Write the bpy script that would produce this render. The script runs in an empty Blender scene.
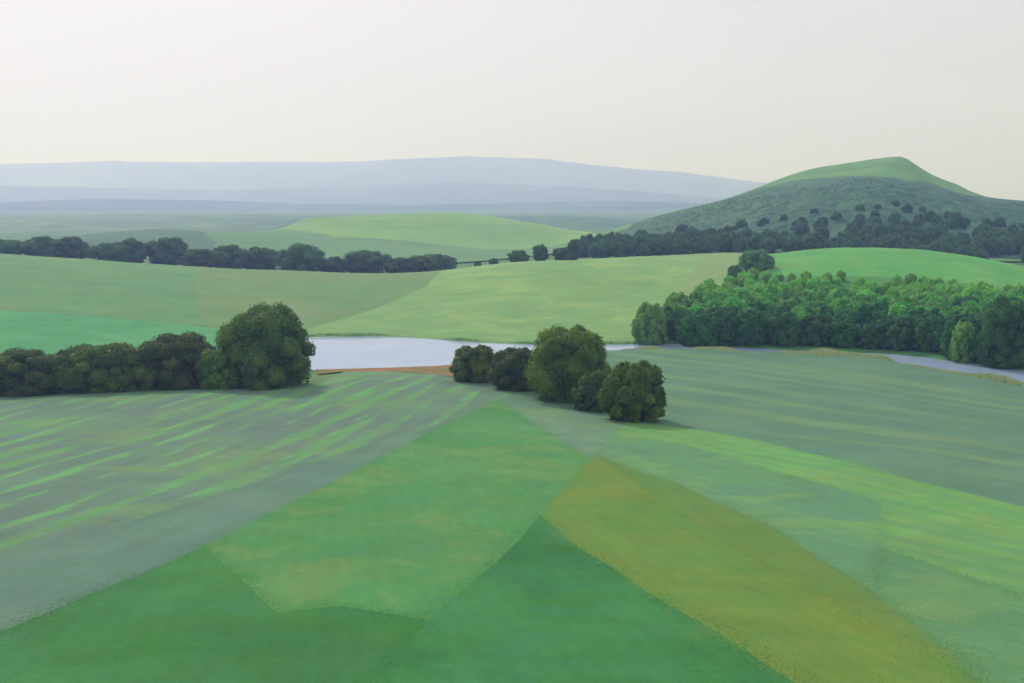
import bpy, math, random
import numpy as np
from mathutils import Vector
from mathutils.geometry import delaunay_2d_cdt

R = math.radians
rng = np.random.default_rng(7)
random.seed(7)
sc = bpy.context.scene
COL = sc.collection

# ------------------------------------------------------------------ camera
W, HT, F = 1024, 683, 1138.0
HOR = 200.0
H = 40.0
PITCH = math.atan((341.5 - HOR) / F)
cp_, sp_ = math.cos(PITCH), math.sin(PITCH)


def ray(px, py):
    a = (px - 512.0) / F
    b = (341.5 - py) / F
    dy = cp_ + b * sp_
    dz = -sp_ + b * cp_
    return a / dy, dz / dy          # dX/dY, dZ/dY


def at(px, py, Y):
    a, c = ray(px, py)
    return a * Y, Y, H + c * Y


def on_water(px, py):
    a, c = ray(px, py)
    Y = -H / c
    return a * Y, Y


cam = bpy.data.cameras.new('camera')
cam.sensor_width = 36.0
cam.lens = 36.0 * F / W
cam.clip_start, cam.clip_end = 0.5, 40000
co = bpy.data.objects.new('camera', cam)
COL.objects.link(co)
co.location = (0, 0, H)
co.rotation_euler = (R(90) - PITCH, 0, 0)
sc.camera = co

# ------------------------------------------------------------------ river outline (metres)
FAR = [(-500, 430), (-250, 398), (0, 374), (150, 358), (240, 345), (300, 338), (370, 336.5), (420, 338), (455, 341), (525, 344.5),
       (610, 344.5), (690, 344.5), (750, 348), (830, 352), (890, 354), (960, 362), (1024, 371), (1200, 400), (1500, 455)]
NEAR = [(-500, 450), (-250, 420), (0, 392), (150, 380), (300, 371), (400, 368), (445, 366), (500, 360), (560, 355.5),
        (620, 350.5), (690, 349), (750, 351.5), (800, 353.3), (850, 355.6), (886, 359), (905, 365), (960, 375), (1024, 386), (1200, 424), (1500, 490)]


def densify(pts, step, wob=0.0, seed=0, closed=True):
    r = np.random.default_rng(seed)
    out = []
    n = len(pts)
    for i in range(n if closed else n - 1):
        a = np.array(pts[i], float)
        b = np.array(pts[(i + 1) % n], float)
        L = np.linalg.norm(b - a)
        k = max(1, int(L / step))
        for j in range(k):
            p = a + (b - a) * j / k
            if wob:      # depends on the place only, so that neighbours share their border
                x, y = p
                q = min(1.0, 3 * wob / step + .3)
                p = p + wob * q * np.array([math.sin(x * .83 + y * .47) + math.sin(x * 2.1 - y * 1.7), math.sin(y * .71 - x * .39 + 1) + math.sin(y * 2.3 + x * 1.9)])
            out.append(p)
    if not closed:
        out.append(np.array(pts[-1], float))
    return np.array(out)


def smooth_line(pts, n=4):
    """Catmull-Rom through the given points."""
    P = [np.array(p, float) for p in pts]
    P = [2 * P[0] - P[1]] + P + [2 * P[-1] - P[-2]]
    out = []
    for i in range(1, len(P) - 2):
        p0, p1, p2, p3 = P[i - 1:i + 3]
        for k in range(n):
            t = k / n
            out.append(0.5 * ((2 * p1) + (-p0 + p2) * t + (2 * p0 - 5 * p1 + 4 * p2 - p3) * t * t
                              + (-p0 + 3 * p1 - 3 * p2 + p3) * t ** 3))
    out.append(P[-2])
    return out


far_w = densify(smooth_line([on_water(*p) for p in FAR]), 3.0, 0.35, 3, False)
near_w = densify(smooth_line([on_water(*p) for p in NEAR]), 3.0, 0.35, 4, False)
RIVER = np.vstack([far_w, near_w[::-1]])


def inside(poly, X, Y):
    X = np.asarray(X, float); Y = np.asarray(Y, float)
    res = np.zeros(X.shape, bool)
    x0, y0 = poly[:, 0], poly[:, 1]
    x1, y1 = np.roll(x0, -1), np.roll(y0, -1)
    for a, b, c, d in zip(x0, y0, x1, y1):
        if b == d:
            continue
        m = ((b > Y) != (d > Y)) & (X < (c - a) * (Y - b) / (d - b) + a)
        res ^= m
    return res


def dist(poly, X, Y, closed=True):
    X = np.asarray(X, float); Y = np.asarray(Y, float)
    best = np.full(X.shape, 1e18)
    n = len(poly)
    for i in range(n if closed else n - 1):
        a = poly[i]; b = poly[(i + 1) % n]
        d = b - a
        L2 = max(d @ d, 1e-9)
        t = np.clip(((X - a[0]) * d[0] + (Y - a[1]) * d[1]) / L2, 0, 1)
        best = np.minimum(best, (X - a[0] - t * d[0]) ** 2 + (Y - a[1] - t * d[1]) ** 2)
    return np.sqrt(best)


# ------------------------------------------------------------------ relief: control points (picture column, row, distance) -> thin plate
CP = []


def cp(px, py, Y):
    CP.append(at(px, py, Y))


def cz(px, Y, z):
    a, _ = ray(px, 341.5)
    CP.append(((px - 512) / F * Y * 1.0, Y, z))


for px in (-300, 200, 512, 800, 1300):
    cz(px, 5, 22.6); cp(px, 683, 52); cp(px, 560, 86)
for px in (-250, 50, 300, 512):
    cp(px, 460, 140)
for q in [(900, 470, 132), (0, 420, 178), (300, 418, 179), (-250, 430, 165), (620, 420, 185), (1024, 505, 113), (760, 441, 163),
          (1024, 440, 165), (1300, 520, 110), (1300, 430, 190), (-250, 395, 210), (0, 393, 214), (160, 388, 220), (320, 383, 226),
          (470, 380, 234), (570, 402, 206), (700, 390, 222), (700, 366, 262), (850, 376, 250), (940, 382, 243), (1024, 396, 226), (400, 371.5, 257),
          (820, 420, 185),
          (0, 366, 275), (150, 350, 305), (240, 339, 328), (370, 333.5, 336), (500, 341, 320), (620, 342.5, 317), (750, 345, 310), (890, 350, 300),
          (1024, 366, 268), (1250, 395, 228), (-250, 372, 262),
          (0, 312, 360), (-250, 320, 350), (220, 326, 352), (100, 319, 357),
          (-250, 280, 425), (0, 280, 430), (200, 290, 420), (400, 300, 400), (560, 300, 393), (640, 300, 393),
          (-250, 252, 520), (0, 254, 520), (150, 264, 520), (300, 271, 525), (430, 272, 510), (500, 264, 490), (600, 261, 500), (740, 256, 520),
          (870, 250, 450), (800, 252, 450), (760, 259, 455), (930, 252, 445), (985, 262, 436), (1024, 274, 425), (1200, 310, 390),
          (870, 300, 375), (750, 300, 378), (960, 310, 358), (680, 310, 368), (1040, 322, 340),
          # the pointed hill
          (620, 231, 800), (700, 224, 800), (800, 206, 800), (900, 196, 800), (1000, 215, 800), (1110, 225, 800),
          (560, 245, 1000), (600, 235, 1000), (640, 222, 1000), (674, 211, 1000), (720, 199, 1000), (763, 185, 1000), (788, 176, 1000),
          (826, 166.5, 1000), (864, 161, 1000), (893, 158.5, 1000), (906, 159, 1000), (919, 171, 1000), (956, 185, 1000), (979, 195, 1000), (1024, 200.5, 1000),
          (720, 201, 960), (788, 180, 955), (864, 167, 955), (900, 166, 950), (950, 190, 950), (826, 171, 958),
          (788, 178, 1050), (864, 163, 1050), (900, 161, 1050), (960, 192, 1050),
          (1150, 212, 1000),
          # the smooth green hill in the middle distance
          (275, 233, 1100), (300, 221, 1100), (340, 216, 1100), (400, 214, 1100), (470, 216.5, 1100), (540, 226, 1100), (585, 234, 1100),
          # the low hill on the left
          (-150, 241, 900), (0, 240, 900), (70, 236, 900), (170, 229, 900), (260, 236, 900)]:
    cp(*q)
for q in [(-250, 620, 9), (0, 600, 9), (150, 600, 6), (300, 600, 2), (430, 600, 3), (500, 590, 7), (600, 600, 10), (740, 600, 13),
          (870, 560, 12), (1024, 540, 8), (1200, 540, 6), (700, 650, 12), (800, 660, 12), (900, 660, 12), (1024, 650, 10), (1200, 650, 8),
          (600, 1250, 5), (700, 1250, 15), (900, 1250, 38), (1024, 1250, 20), (1200, 1250, 8),
          (300, 800, 3), (400, 800, 3.5), (480, 800, 3.5), (550, 800, 6), (300, 1400, 6), (420, 1400, 10), (540, 1400, 5),
          (-250, 720, 3), (0, 720, 3), (170, 720, 3), (170, 1150, 3), (0, 1150, 2), (-250, 1100, 2)]:
    cz(*q)
for Y in (1700, 2600, 4500, 17000):
    for px in (-400, 100, 512, 900, 1400):
        cz(px, Y, 0.0)
CP = np.array(CP)


def warp(X, Y):
    q = np.maximum(Y, 0) + 80.0
    return np.stack([X / q * 1.6, np.log(q)], -1)


PW = warp(CP[:, 0], CP[:, 1])


def kern(r2):
    return 0.5 * r2 * np.log(r2 + 1e-12)


n_ = len(CP)
A = np.zeros((n_ + 3, n_ + 3))
A[:n_, :n_] = kern(((PW[:, None] - PW[None]) ** 2).sum(-1)) + np.eye(n_) * 1e-5
A[:n_, n_] = 1; A[:n_, n_ + 1:] = PW
A[n_:, :n_] = A[:n_, n_:].T
SOL = np.linalg.solve(A, np.concatenate([CP[:, 2], np.zeros(3)]))


def relief(X, Y):
    X = np.asarray(X, float); Y = np.asarray(Y, float)
    sh = X.shape
    P = warp(X.ravel(), Y.ravel())
    out = np.empty(len(P))
    for i in range(0, len(P), 20000):
        Q = P[i:i + 20000]
        out[i:i + 20000] = kern(((Q[:, None] - PW[None]) ** 2).sum(-1)) @ SOL[:n_] + SOL[n_] + Q @ SOL[n_ + 1:]
    x, y = X.ravel(), Y.ravel()
    out += 0.16 * np.sin(x * .061 + 1.3) * np.sin(y * .047 + .4) + 0.09 * np.sin(x * .13 + y * .11) + .05 * np.sin(x * .31 - y * .23)
    far = np.clip((y - 600) / 400, 0, 1)
    out += far * (0.9 * np.sin(x * .021 + y * .013) + 0.6 * np.sin(x * .05 - y * .031 + 2))
    return out.reshape(sh)


def zf(X, Y):
    X = np.asarray(X, float); Y = np.asarray(Y, float)
    z = relief(X, Y)
    m = (Y > 130) & (Y < 460)
    if m.any():
        xm, ym = X[m], Y[m]
        d = dist(RIVER, xm, ym)
        ins = inside(RIVER, xm, ym)
        zo = np.maximum(z[m], 0.25)
        t = np.clip(d / 6.0, 0, 1)
        t = t * t * (3 - 2 * t)
        z_out = (0.18 + 0.14 * np.clip(d, 0, 2)) * (1 - t) + zo * t
        z_in = 0.18 - np.clip(d * 0.6, 0, 1.2)
        z[m] = np.where(ins, z_in, z_out)
    return z


def z1(x, y):
    return float(zf(np.array([x]), np.array([y]))[0])


_T = np.concatenate([np.geomspace(30, 2600, 1500)])


def hit(px, py):
    """Where the line of sight through a picture point meets the land."""
    a, c = ray(px, py)
    Zr = H + c * _T
    Zt = zf(a * _T, _T)
    k = np.nonzero(Zr < Zt)[0]
    if len(k) == 0:
        j = int(np.argmin(Zr - Zt))
        return a * _T[j], _T[j]
    j = k[0]
    if j == 0:
        return a * _T[0], _T[0]
    d0, d1 = Zr[j - 1] - Zt[j - 1], Zr[j] - Zt[j]
    Y = _T[j - 1] + (_T[j] - _T[j - 1]) * d0 / (d0 - d1)
    return a * Y, Y


def px_of(x, y, z):
    z = z - H
    depth = y * cp_ - z * sp_
    up = y * sp_ + z * cp_
    return 512 + F * x / depth, 341.5 - F * up / depth


# ------------------------------------------------------------------ helpers
def mesh_obj(name, verts, faces, mats, parent=None, smooth=True, mat_idx=None):
    me = bpy.data.meshes.new(name)
    if isinstance(verts, np.ndarray) and isinstance(faces, np.ndarray):
        nv, nf, k = len(verts), len(faces), faces.shape[1]
        me.vertices.add(nv)
        me.vertices.foreach_set('co', np.ascontiguousarray(verts, np.float32).ravel())
        me.loops.add(nf * k)
        me.loops.foreach_set('vertex_index', np.ascontiguousarray(faces, np.int32).ravel())
        me.polygons.add(nf)
        me.polygons.foreach_set('loop_start', np.arange(0, nf * k, k, dtype=np.int32))
        me.polygons.foreach_set('loop_total', np.full(nf, k, np.int32))
        me.update(calc_edges=True)
    else:
        me.from_pydata([tuple(v) for v in verts], [], [tuple(f) for f in faces])
        me.update()
    for m in (mats if isinstance(mats, (list, tuple)) else [mats]):
        me.materials.append(m)
    if smooth:
        me.polygons.foreach_set('use_smooth', np.ones(len(me.polygons), bool))
    if mat_idx is not None:
        me.polygons.foreach_set('material_index', np.ascontiguousarray(mat_idx, np.int32))
    o = bpy.data.objects.new(name, me)
    COL.objects.link(o)
    if parent:
        o.parent = parent
    return o


def tag(o, label, cat=None, group=None, kind=None):
    o['label'] = label
    if cat:
        o['category'] = cat
    if group:
        o['group'] = group
    if kind:
        o['kind'] = kind
    return o


def srgb(r, g, b, k=1.0):
    def f(c):
        c /= 255.0
        return min(0.95, (c / 12.92 if c <= .04045 else ((c + .055) / 1.055) ** 2.4) * k)
    return (f(r), f(g), f(b), 1.0)


class NT:
    def __init__(s, name):
        s.m = bpy.data.materials.new(name)
        s.m.use_nodes = True
        s.t = s.m.node_tree
        s.n = s.t.nodes
        s.b = s.n['Principled BSDF']
        s.out = s.n['Material Output']

    def add(s, typ, **kw):
        n = s.n.new(typ)
        for k, v in kw.items():
            setattr(n, k, v)
        return n

    def link(s, a, b):
        s.t.links.new(a, b)

    def coords(s, scale=(1, 1, 1), rot=0.0):
        tc = s.add('ShaderNodeTexCoord')
        mp = s.add('ShaderNodeMapping')
        mp.inputs['Scale'].default_value = scale
        # rotate first (so that x runs along the rows), then scale
        r = s.add('ShaderNodeVectorRotate', rotation_type='Z_AXIS')
        r.inputs['Angle'].default_value = -rot
        s.link(tc.outputs['Object'], r.inputs['Vector'])
        s.link(r.outputs['Vector'], mp.inputs['Vector'])
        return mp.outputs['Vector']

    def noise(s, vec, scale, detail=4, rough=.55, dist=0.0):
        n = s.add('ShaderNodeTexNoise')
        n.inputs['Scale'].default_value = scale
        n.inputs['Detail'].default_value = detail
        n.inputs['Roughness'].default_value = rough
        n.inputs['Distortion'].default_value = dist
        s.link(vec, n.inputs['Vector'])
        return n.outputs['Fac']

    def ramp(s, fac, lo, hi, interp='EASE'):
        r = s.add('ShaderNodeMapRange')
        r.interpolation_type = 'SMOOTHSTEP' if interp == 'EASE' else 'LINEAR'
        r.inputs['From Min'].default_value = lo
        r.inputs['From Max'].default_value = hi
        s.link(fac, r.inputs['Value'])
        return r.outputs['Result']

    def mix(s, fac, a, b, mode='MIX'):
        m = s.add('ShaderNodeMix', data_type='RGBA', blend_type=mode)
        for v, i in ((fac, 0), (a, 6), (b, 7)):
            if isinstance(v, (int, float)):
                m.inputs[i].default_value = v
            elif isinstance(v, tuple):
                m.inputs[i].default_value = v
            else:
                s.link(v, m.inputs[i])
        return m.outputs[2]

    def math(s, op, a, b=None):
        m = s.add('ShaderNodeMath', operation=op)
        for v, i in ((a, 0), (b, 1)):
            if v is None:
                continue
            if isinstance(v, (int, float)):
                m.inputs[i].default_value = v
            else:
                s.link(v, m.inputs[i])
        return m.outputs[0]

    def bump(s, h, strength, distance):
        b = s.add('ShaderNodeBump')
        b.inputs['Strength'].default_value = strength
        b.inputs['Distance'].default_value = distance
        s.link(h, b.inputs['Height'])
        s.link(b.outputs['Normal'], s.b.inputs['Normal'])


K = 0.80      # reflected light asked for -> base colour


def field_mat(name, base, second, third=None, rot=0.0, rows=None, row_amt=.5, patch=.02, stretch=6.0, third_amt=.5, fine=.09,
              row_w=2.2, seed=0.0, streak_hi=None, drill=None, mottle=.17):
    """A crop: base colour with large patches of a second and third, long drill streaks along the rows and fine plant grain."""
    t = NT(name)
    b, s2 = srgb(*base, k=K), srgb(*second, k=K)
    v = t.coords((1, 1, 1), rot)
    off = t.add('ShaderNodeVectorMath', operation='ADD')
    off.inputs[1].default_value = (seed * 37.1, seed * 11.7, 0)
    t.link(v, off.inputs[0]); v = off.outputs[0]
    st = t.add('ShaderNodeVectorMath', operation='MULTIPLY')
    st.inputs[1].default_value = (1.0 / stretch, 1, 1)
    t.link(v, st.inputs[0]); vs = st.outputs[0]
    big = t.ramp(t.noise(v, patch, 5, .6, .6), .40, .62)
    c = t.mix(big, b, s2)
    if third is not None:
        m3 = t.ramp(t.noise(v, patch * 2.1, 4, .6, .4), .50, .68)
        c = t.mix(t.math('MULTIPLY', m3, third_amt), c, srgb(*third, k=K))
    if rows is not None:
        # patchy bands of fresh growth running along the drill direction
        n1 = t.noise(vs, .11 * 2.2 / row_w, 3, .6, .3)
        n2 = t.noise(vs, .35 * 2.2 / row_w, 3, .6, .2)
        sx = t.add('ShaderNodeSeparateXYZ'); t.link(v, sx.inputs[0])
        ph = t.math('ADD', t.math('MULTIPLY', sx.outputs['Y'], 6.2832 / (row_w * 1.9)), t.math('MULTIPLY', n1, 9.0))
        wv = t.math('MULTIPLY', t.math('SINE', ph), .085)
        band = t.ramp(t.math('ADD', wv, t.math('ADD', t.math('MULTIPLY', n1, .5), t.math('MULTIPLY', n2, .5))), .49, .62)
        big2 = t.ramp(t.noise(v, .016, 3, .5), .24, .46)
        c = t.mix(t.math('MULTIPLY', t.math('MULTIPLY', band, big2), row_amt), c, srgb(*rows, k=K))
        if streak_hi is not None:
            band2 = t.ramp(t.math('ADD', wv, t.noise(vs, .45 * 2.2 / row_w, 4, .65, .2)), .62, .70)
            c = t.mix(t.math('MULTIPLY', band2, .75), c, srgb(*streak_hi, k=K))
    # uneven growth: richer and thinner places at several sizes
    mo = t.math('ADD', t.math('MULTIPLY', t.noise(v, patch * 3.2, 5, .65, .8), .6), t.math('MULTIPLY', t.noise(vs, patch * 9, 4, .6, .5), .4))
    mv = t.math('ADD', t.math('MULTIPLY', t.math('SUBTRACT', mo, .5), mottle * 4), 1.0)
    hm = t.add('ShaderNodeHueSaturation')
    t.link(mv, hm.inputs['Value']); t.link(c, hm.inputs['Color'])
    t.link(t.math('ADD', t.math('MULTIPLY', t.math('SUBTRACT', t.noise(v, patch * 5, 4, .6, .6), .5), -.10), .5), hm.inputs['Hue'])
    c = hm.outputs['Color']
    # grain: plants and bare gaps
    g1 = t.noise(vs, .55, 4, .7)
    g2 = t.noise(v, 2.6, 3, .7)
    g = t.math('ADD', t.math('MULTIPLY', g1, .55), t.math('MULTIPLY', g2, .45))
    val = t.math('ADD', t.math('MULTIPLY', t.math('SUBTRACT', g, .5), fine * 5), 1.0)
    if drill:       # drill rows, wavering a little, and the paired wheel tracks left by the sprayer
        sy = t.add('ShaderNodeSeparateXYZ'); t.link(v, sy.inputs[0])
        yy = t.math('ADD', sy.outputs['Y'], t.math('MULTIPLY', t.noise(v, .03, 2), 3.0))
        d = t.math('MULTIPLY', t.math('SINE', t.math('MULTIPLY', yy, 6.2832 / drill)), .02)
        val = t.math('ADD', val, d)
    hs = t.add('ShaderNodeHueSaturation')
    t.link(val, hs.inputs['Value']); t.link(c, hs.inputs['Color'])
    t.link(hs.outputs['Color'], t.b.inputs['Base Color'])
    t.b.inputs['Roughness'].default_value = .9
    t.b.inputs['Specular IOR Level'].default_value = .12
    t.bump(g, .5, .5)
    return t.m


def leaf_mat(name, dark, light, trans=.32, scale=.25):
    t = NT(name)
    v = t.coords()
    n = t.ramp(t.noise(v, scale, 4, .6), .35, .68)
    oi = t.add('ShaderNodeObjectInfo')
    c = t.mix(n, srgb(*dark, k=1), srgb(*light, k=1))
    hs = t.add('ShaderNodeHueSaturation')
    t.link(t.math('ADD', t.math('MULTIPLY', oi.outputs['Random'], .035), .483), hs.inputs['Hue'])
    t.link(t.math('ADD', t.math('MULTIPLY', oi.outputs['Random'], .4), .8), hs.inputs['Value'])
    t.link(c, hs.inputs['Color'])
    t.link(hs.outputs['Color'], t.b.inputs['Base Color'])
    t.b.inputs['Roughness'].default_value = .65
    t.b.inputs['Specular IOR Level'].default_value = .2
    tr = t.add('ShaderNodeBsdfTranslucent')
    t.link(hs.outputs['Color'], tr.inputs['Color'])
    mx = t.add('ShaderNodeMixShader')
    mx.inputs[0].default_value = trans
    t.link(t.b.outputs[0], mx.inputs[1]); t.link(tr.outputs[0], mx.inputs[2])
    t.link(mx.outputs[0], t.out.inputs['Surface'])
    return t.m


def bark_mat():
    t = NT('bark')
    v = t.coords((3, 3, .6))
    n = t.noise(v, 2, 5, .7)
    t.link(t.mix(n, (.03, .024, .018, 1), (.11, .09, .07, 1)), t.b.inputs['Base Color'])
    t.b.inputs['Roughness'].default_value = .95
    t.bump(n, .8, .05)
    return t.m


BARK = bark_mat()

# ------------------------------------------------------------------ fields
FIELDS = []     # (name, polygon, material, near?)


def poly_of(pts):
    out = []
    for p in pts:
        if len(p) == 3:             # (column, None, distance): straight to a distance
            out.append(((p[0] - 512) / F * p[2], p[2]))
        else:
            out.append(hit(*p))
    return out


def field(name, label, pts, mat, spacing, off=0.0, wob=.09, xy=None, clip_river=False, skirt=True):
    P = xy if xy is not None else poly_of(pts)
    ring = densify(P, spacing, wob, hash_(name + label))
    x0, y0 = ring.min(0); x1, y1 = ring.max(0)
    gx = np.arange(x0, x1, spacing); gy = np.arange(y0, y1, spacing)
    G = np.stack(np.meshgrid(gx, gy), -1).reshape(-1, 2)
    G = G + rng.uniform(-.25, .25, G.shape) * spacing
    G = G[inside(ring, G[:, 0], G[:, 1])]
    if len(G):
        G = G[dist(ring, G[:, 0], G[:, 1]) > spacing * .45]
    vs = [Vector(p) for p in ring] + [Vector(p) for p in G]
    n = len(ring)
    edges = [(i, (i + 1) % n) for i in range(n)]
    res = delaunay_2d_cdt(vs, edges, [list(range(n))], 1, 1e-4)
    V = np.array([(v.x, v.y) for v in res[0]])
    Fc = np.array([f for f in res[2] if len(f) == 3], int)
    Z = zf(V[:, 0], V[:, 1]) + off
    V3 = np.column_stack([V, Z])
    # all faces upward
    a, b, c = V[Fc[:, 0]], V[Fc[:, 1]], V[Fc[:, 2]]
    cr = (b[:, 0] - a[:, 0]) * (c[:, 1] - a[:, 1]) - (b[:, 1] - a[:, 1]) * (c[:, 0] - a[:, 0])
    Fc[cr < 0] = Fc[cr < 0][:, ::-1]
    o = mesh_obj(name, V3, Fc, mat)
    o['label'] = label
    o['kind'] = 'structure'
    FIELDS.append((o, ring, mat))
    return o


def hash_(s):
    h = 0
    for ch in s:
        h = (h * 131 + ord(ch)) % 1000003
    return h


def ang(p, q):
    a, b = hit(*p), hit(*q)
    return math.atan2(b[1] - a[1], b[0] - a[0])


# pictures points shared by the near fields
A_edge = [(-160, 700), (0, 632), (100, 590), (205, 545), (300, 497), (400, 447), (470, 412), (520, 390)]
A_in = [(-160, 610), (0, 560), (100, 530), (205, 498), (300, 466), (400, 436), (440, 426), (470, 412), (520, 390)]
rA = ang((0, 632), (400, 447))
rG = ang((640, 425), (1000, 505))
rE = ang((560, 520), (760, 655))
rI = ang((650, 380), (1000, 430))

m_stub = field_mat('stubble', (106, 136, 120), (110, 148, 116), (122, 158, 96), rot=rA, third_amt=.6, rows=(106, 164, 100), row_amt=.85, patch=.03,
                   stretch=8, row_w=2.8, streak_hi=(112, 180, 108))
m_fallow = field_mat('fallow', (100, 136, 120), (106, 144, 118), (112, 134, 122), rot=rA, patch=.03, stretch=9, seed=30)
m_midgreen = field_mat('young_wheat', (90, 152, 90), (78, 146, 84), (114, 154, 86), rot=rE, patch=.035, stretch=2.5, third_amt=.75, seed=2, drill=1.5)
m_dark1 = field_mat('clover', (58, 124, 66), (70, 138, 76), (78, 132, 70), rot=rE, patch=.03, stretch=2.5, seed=3, drill=1.5)
m_dark2 = field_mat('lucerne', (52, 122, 68), (66, 138, 78), (82, 138, 74), rot=rE, patch=.04, stretch=2.5, seed=4.3, drill=1.5)
m_olive = field_mat('mustard', (104, 146, 68), (116, 146, 64), (94, 146, 78), rot=rE, patch=.03, stretch=4, seed=5, drill=1.5)
m_oliveb = field_mat('olive_crop', (96, 142, 76), (106, 142, 70), (120, 146, 68), rot=rE, patch=.03, stretch=5, seed=31)
m_greyblue = field_mat('oats', (106, 146, 118), (112, 150, 120), (130, 165, 92), rot=rG, patch=.05, stretch=4, third_amt=.35, seed=6)
m_bright = field_mat('spring_barley', (114, 166, 94), (110, 172, 96), (128, 162, 98), rot=rG, patch=.04, stretch=10, rows=(104, 158, 106),
                     row_amt=.7, seed=7, row_w=2)
m_teal = field_mat('rye', (100, 150, 110), (104, 156, 106), (126, 170, 92), rot=rG, patch=.04, stretch=10, third_amt=.5, seed=8)
m_tealo = field_mat('rye_green', (94, 146, 102), (102, 152, 104), (116, 158, 92), rot=rG, patch=.04, stretch=8, seed=9, drill=1.5)
m_bigteal = field_mat('long_grass', (100, 140, 114), (96, 138, 112), (108, 150, 116), rot=rI, patch=.02, stretch=7, rows=(128, 166, 104),
                      row_amt=.4, row_w=7, seed=10.4)
m_bigteal_l = field_mat('mown_grass', (126, 164, 104), (132, 168, 106), (104, 146, 114), rot=rI, patch=.04, stretch=7, third_amt=.7, seed=11)
m_K = field_mat('pasture', (80, 160, 100), (92, 168, 104), None, patch=.03, seed=12, rot=0.1)
m_L = field_mat('meadow', (102, 152, 96), (108, 156, 98), (122, 160, 96), patch=.012, seed=13, stretch=5)
m_M = field_mat('hay_meadow', (118, 154, 94), (110, 152, 96), (130, 156, 108), patch=.012, seed=14, stretch=9, third_amt=.7)
m_N = field_mat('grazed_grass', (134, 176, 106), (128, 172, 108), (150, 188, 108), patch=.02, seed=15, stretch=2, third_amt=.8, rot=.3)
m_N2 = field_mat('dry_grass', (138, 168, 108), (132, 170, 108), None, patch=.02, seed=16, stretch=4, rot=.6)
m_O = field_mat('hill_pasture', (98, 172, 90), (106, 180, 94), (120, 168, 92), patch=.02, seed=17, stretch=3)
m_P = field_mat('down_grass', (136, 180, 98), (124, 172, 98), (150, 188, 100), patch=.006, seed=18, stretch=4)
m_P2 = field_mat('down_foot_shade', (104, 150, 100), (112, 158, 100), None, patch=.008, seed=19, stretch=3)
m_heath_shade = field_mat('heath_shade', (76, 116, 92), (88, 128, 96), (72, 112, 80), patch=.02, seed=20, stretch=2)
m_ridge = field_mat('hilltop_grass', (112, 164, 88), (104, 152, 88), (96, 132, 100), patch=.02, seed=21, stretch=2)
m_low = field_mat('low_hill_grass', (92, 130, 98), (86, 124, 98), (140, 170, 98), patch=.01, seed=22, stretch=3)
m_yel = field_mat('rape_flower', (150, 176, 92), (136, 168, 90), None, patch=.05, seed=23, stretch=6)
m_bank = field_mat('bank_earth', (150, 118, 80), (110, 124, 70), (190, 130, 100), patch=.08, seed=24, stretch=6)
m_ground = field_mat('rough_grass', (88, 130, 84), (98, 140, 88), (106, 140, 96), patch=.01, seed=25, stretch=2)
m_wood_floor = field_mat('wood_floor', (82, 142, 78), (92, 152, 84), None, patch=.03, seed=26, stretch=2)

# the ground under everything
rows_v = np.log(np.concatenate([np.linspace(20, 90, 24), np.geomspace(93, 16000, 490)]))
cols_u = np.linspace(-1.15, 1.15, 420)
GY = np.exp(rows_v)[:, None] - 80.0 + 0 * cols_u[None]
GX = cols_u[None] * (np.exp(rows_v)[:, None] + 25)
GZ = zf(GX, GY)
drop = 0.08 + np.clip((GY - 120) / 400, 0, 1) * .6
near_river = (GY > 150) & (GY < 420)
GZ = GZ - drop
nr, nc = GX.shape
idx = np.arange(nr * nc).reshape(nr, nc)
gf = np.stack([idx[:-1, :-1], idx[:-1, 1:], idx[1:, 1:], idx[1:, :-1]], -1).reshape(-1, 4)
g = mesh_obj('ground', np.stack([GX, GY, GZ], -1).reshape(-1, 3), gf, m_ground)
g['kind'] = 'structure'
g['label'] = 'rolling green farmland running from the hillside down to the river and beyond'


def bank_pts(line, px0, px1, out):
    """Points along a river bank, pushed away from the water by out metres (negative: towards the camera)."""
    return [(x, y + out) for x, y in line if px0 <= 512 + x / y * F <= px1]


# --- near side
top_A = [(520, 388), (470, 381), (440, 375), (400, 371.8), (345, 371), (320, 383), (250, 386), (120, 390), (0, 396), (-160, 405)]
field('stubble_field', 'grey green striped stubble field below the dark round bushes', A_in + top_A, m_stub, 1.8)
field('fallow_field', 'plain grey green fallow strip along the lower side of the striped field', A_edge[:6] + [(440, 426)] + A_in[:-3][::-1], m_fallow, 1.8)
field('clover_field', 'dark green field in the bottom left corner',
      [(-160, 700), (0, 632), (100, 590), (205, 545), (240, 578), (275, 612), (340, 606), (428, 621), (362, 692), (345, 760), (-260, 760)], m_dark1, 1.6)
field('wheat_field', 'mid green wheat field fanning out in the centre',
      [(205, 545), (300, 497), (400, 447), (440, 426), (470, 412), (500, 399), (592, 459), (540, 515), (450, 600), (428, 621), (340, 606), (275, 612),
       (240, 578)], m_midgreen, 1.6)
field('lucerne_field', 'deep green field at the bottom centre',
      [(540, 515), (620, 573), (700, 622), (800, 686), (900, 760), (345, 760), (362, 692), (428, 621), (450, 600)], m_dark2, 1.6)
field('mustard_field', 'olive yellow field running down to the bottom right',
      [(597, 455), (645, 490), (700, 526), (800, 583), (900, 638), (990, 690), (1080, 760), (900, 760), (800, 686), (700, 622), (620, 573),
       (540, 515), (592, 459)], m_olive, 1.6)
field('olive_field', 'darker olive green band along the upper side of the olive yellow field', [(597, 455), (680, 484), (780, 531), (872, 590), (930, 635), (990, 690), (900, 638), (800, 583), (700, 526), (645, 490)], m_oliveb, 1.6)
field('oat_field', 'small grey blue wedge of field beside the central bushes',
      [(520, 388), (575, 404), (626, 420), (610, 438), (597, 455), (592, 459), (500, 399)], m_greyblue, 1.6)
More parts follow.
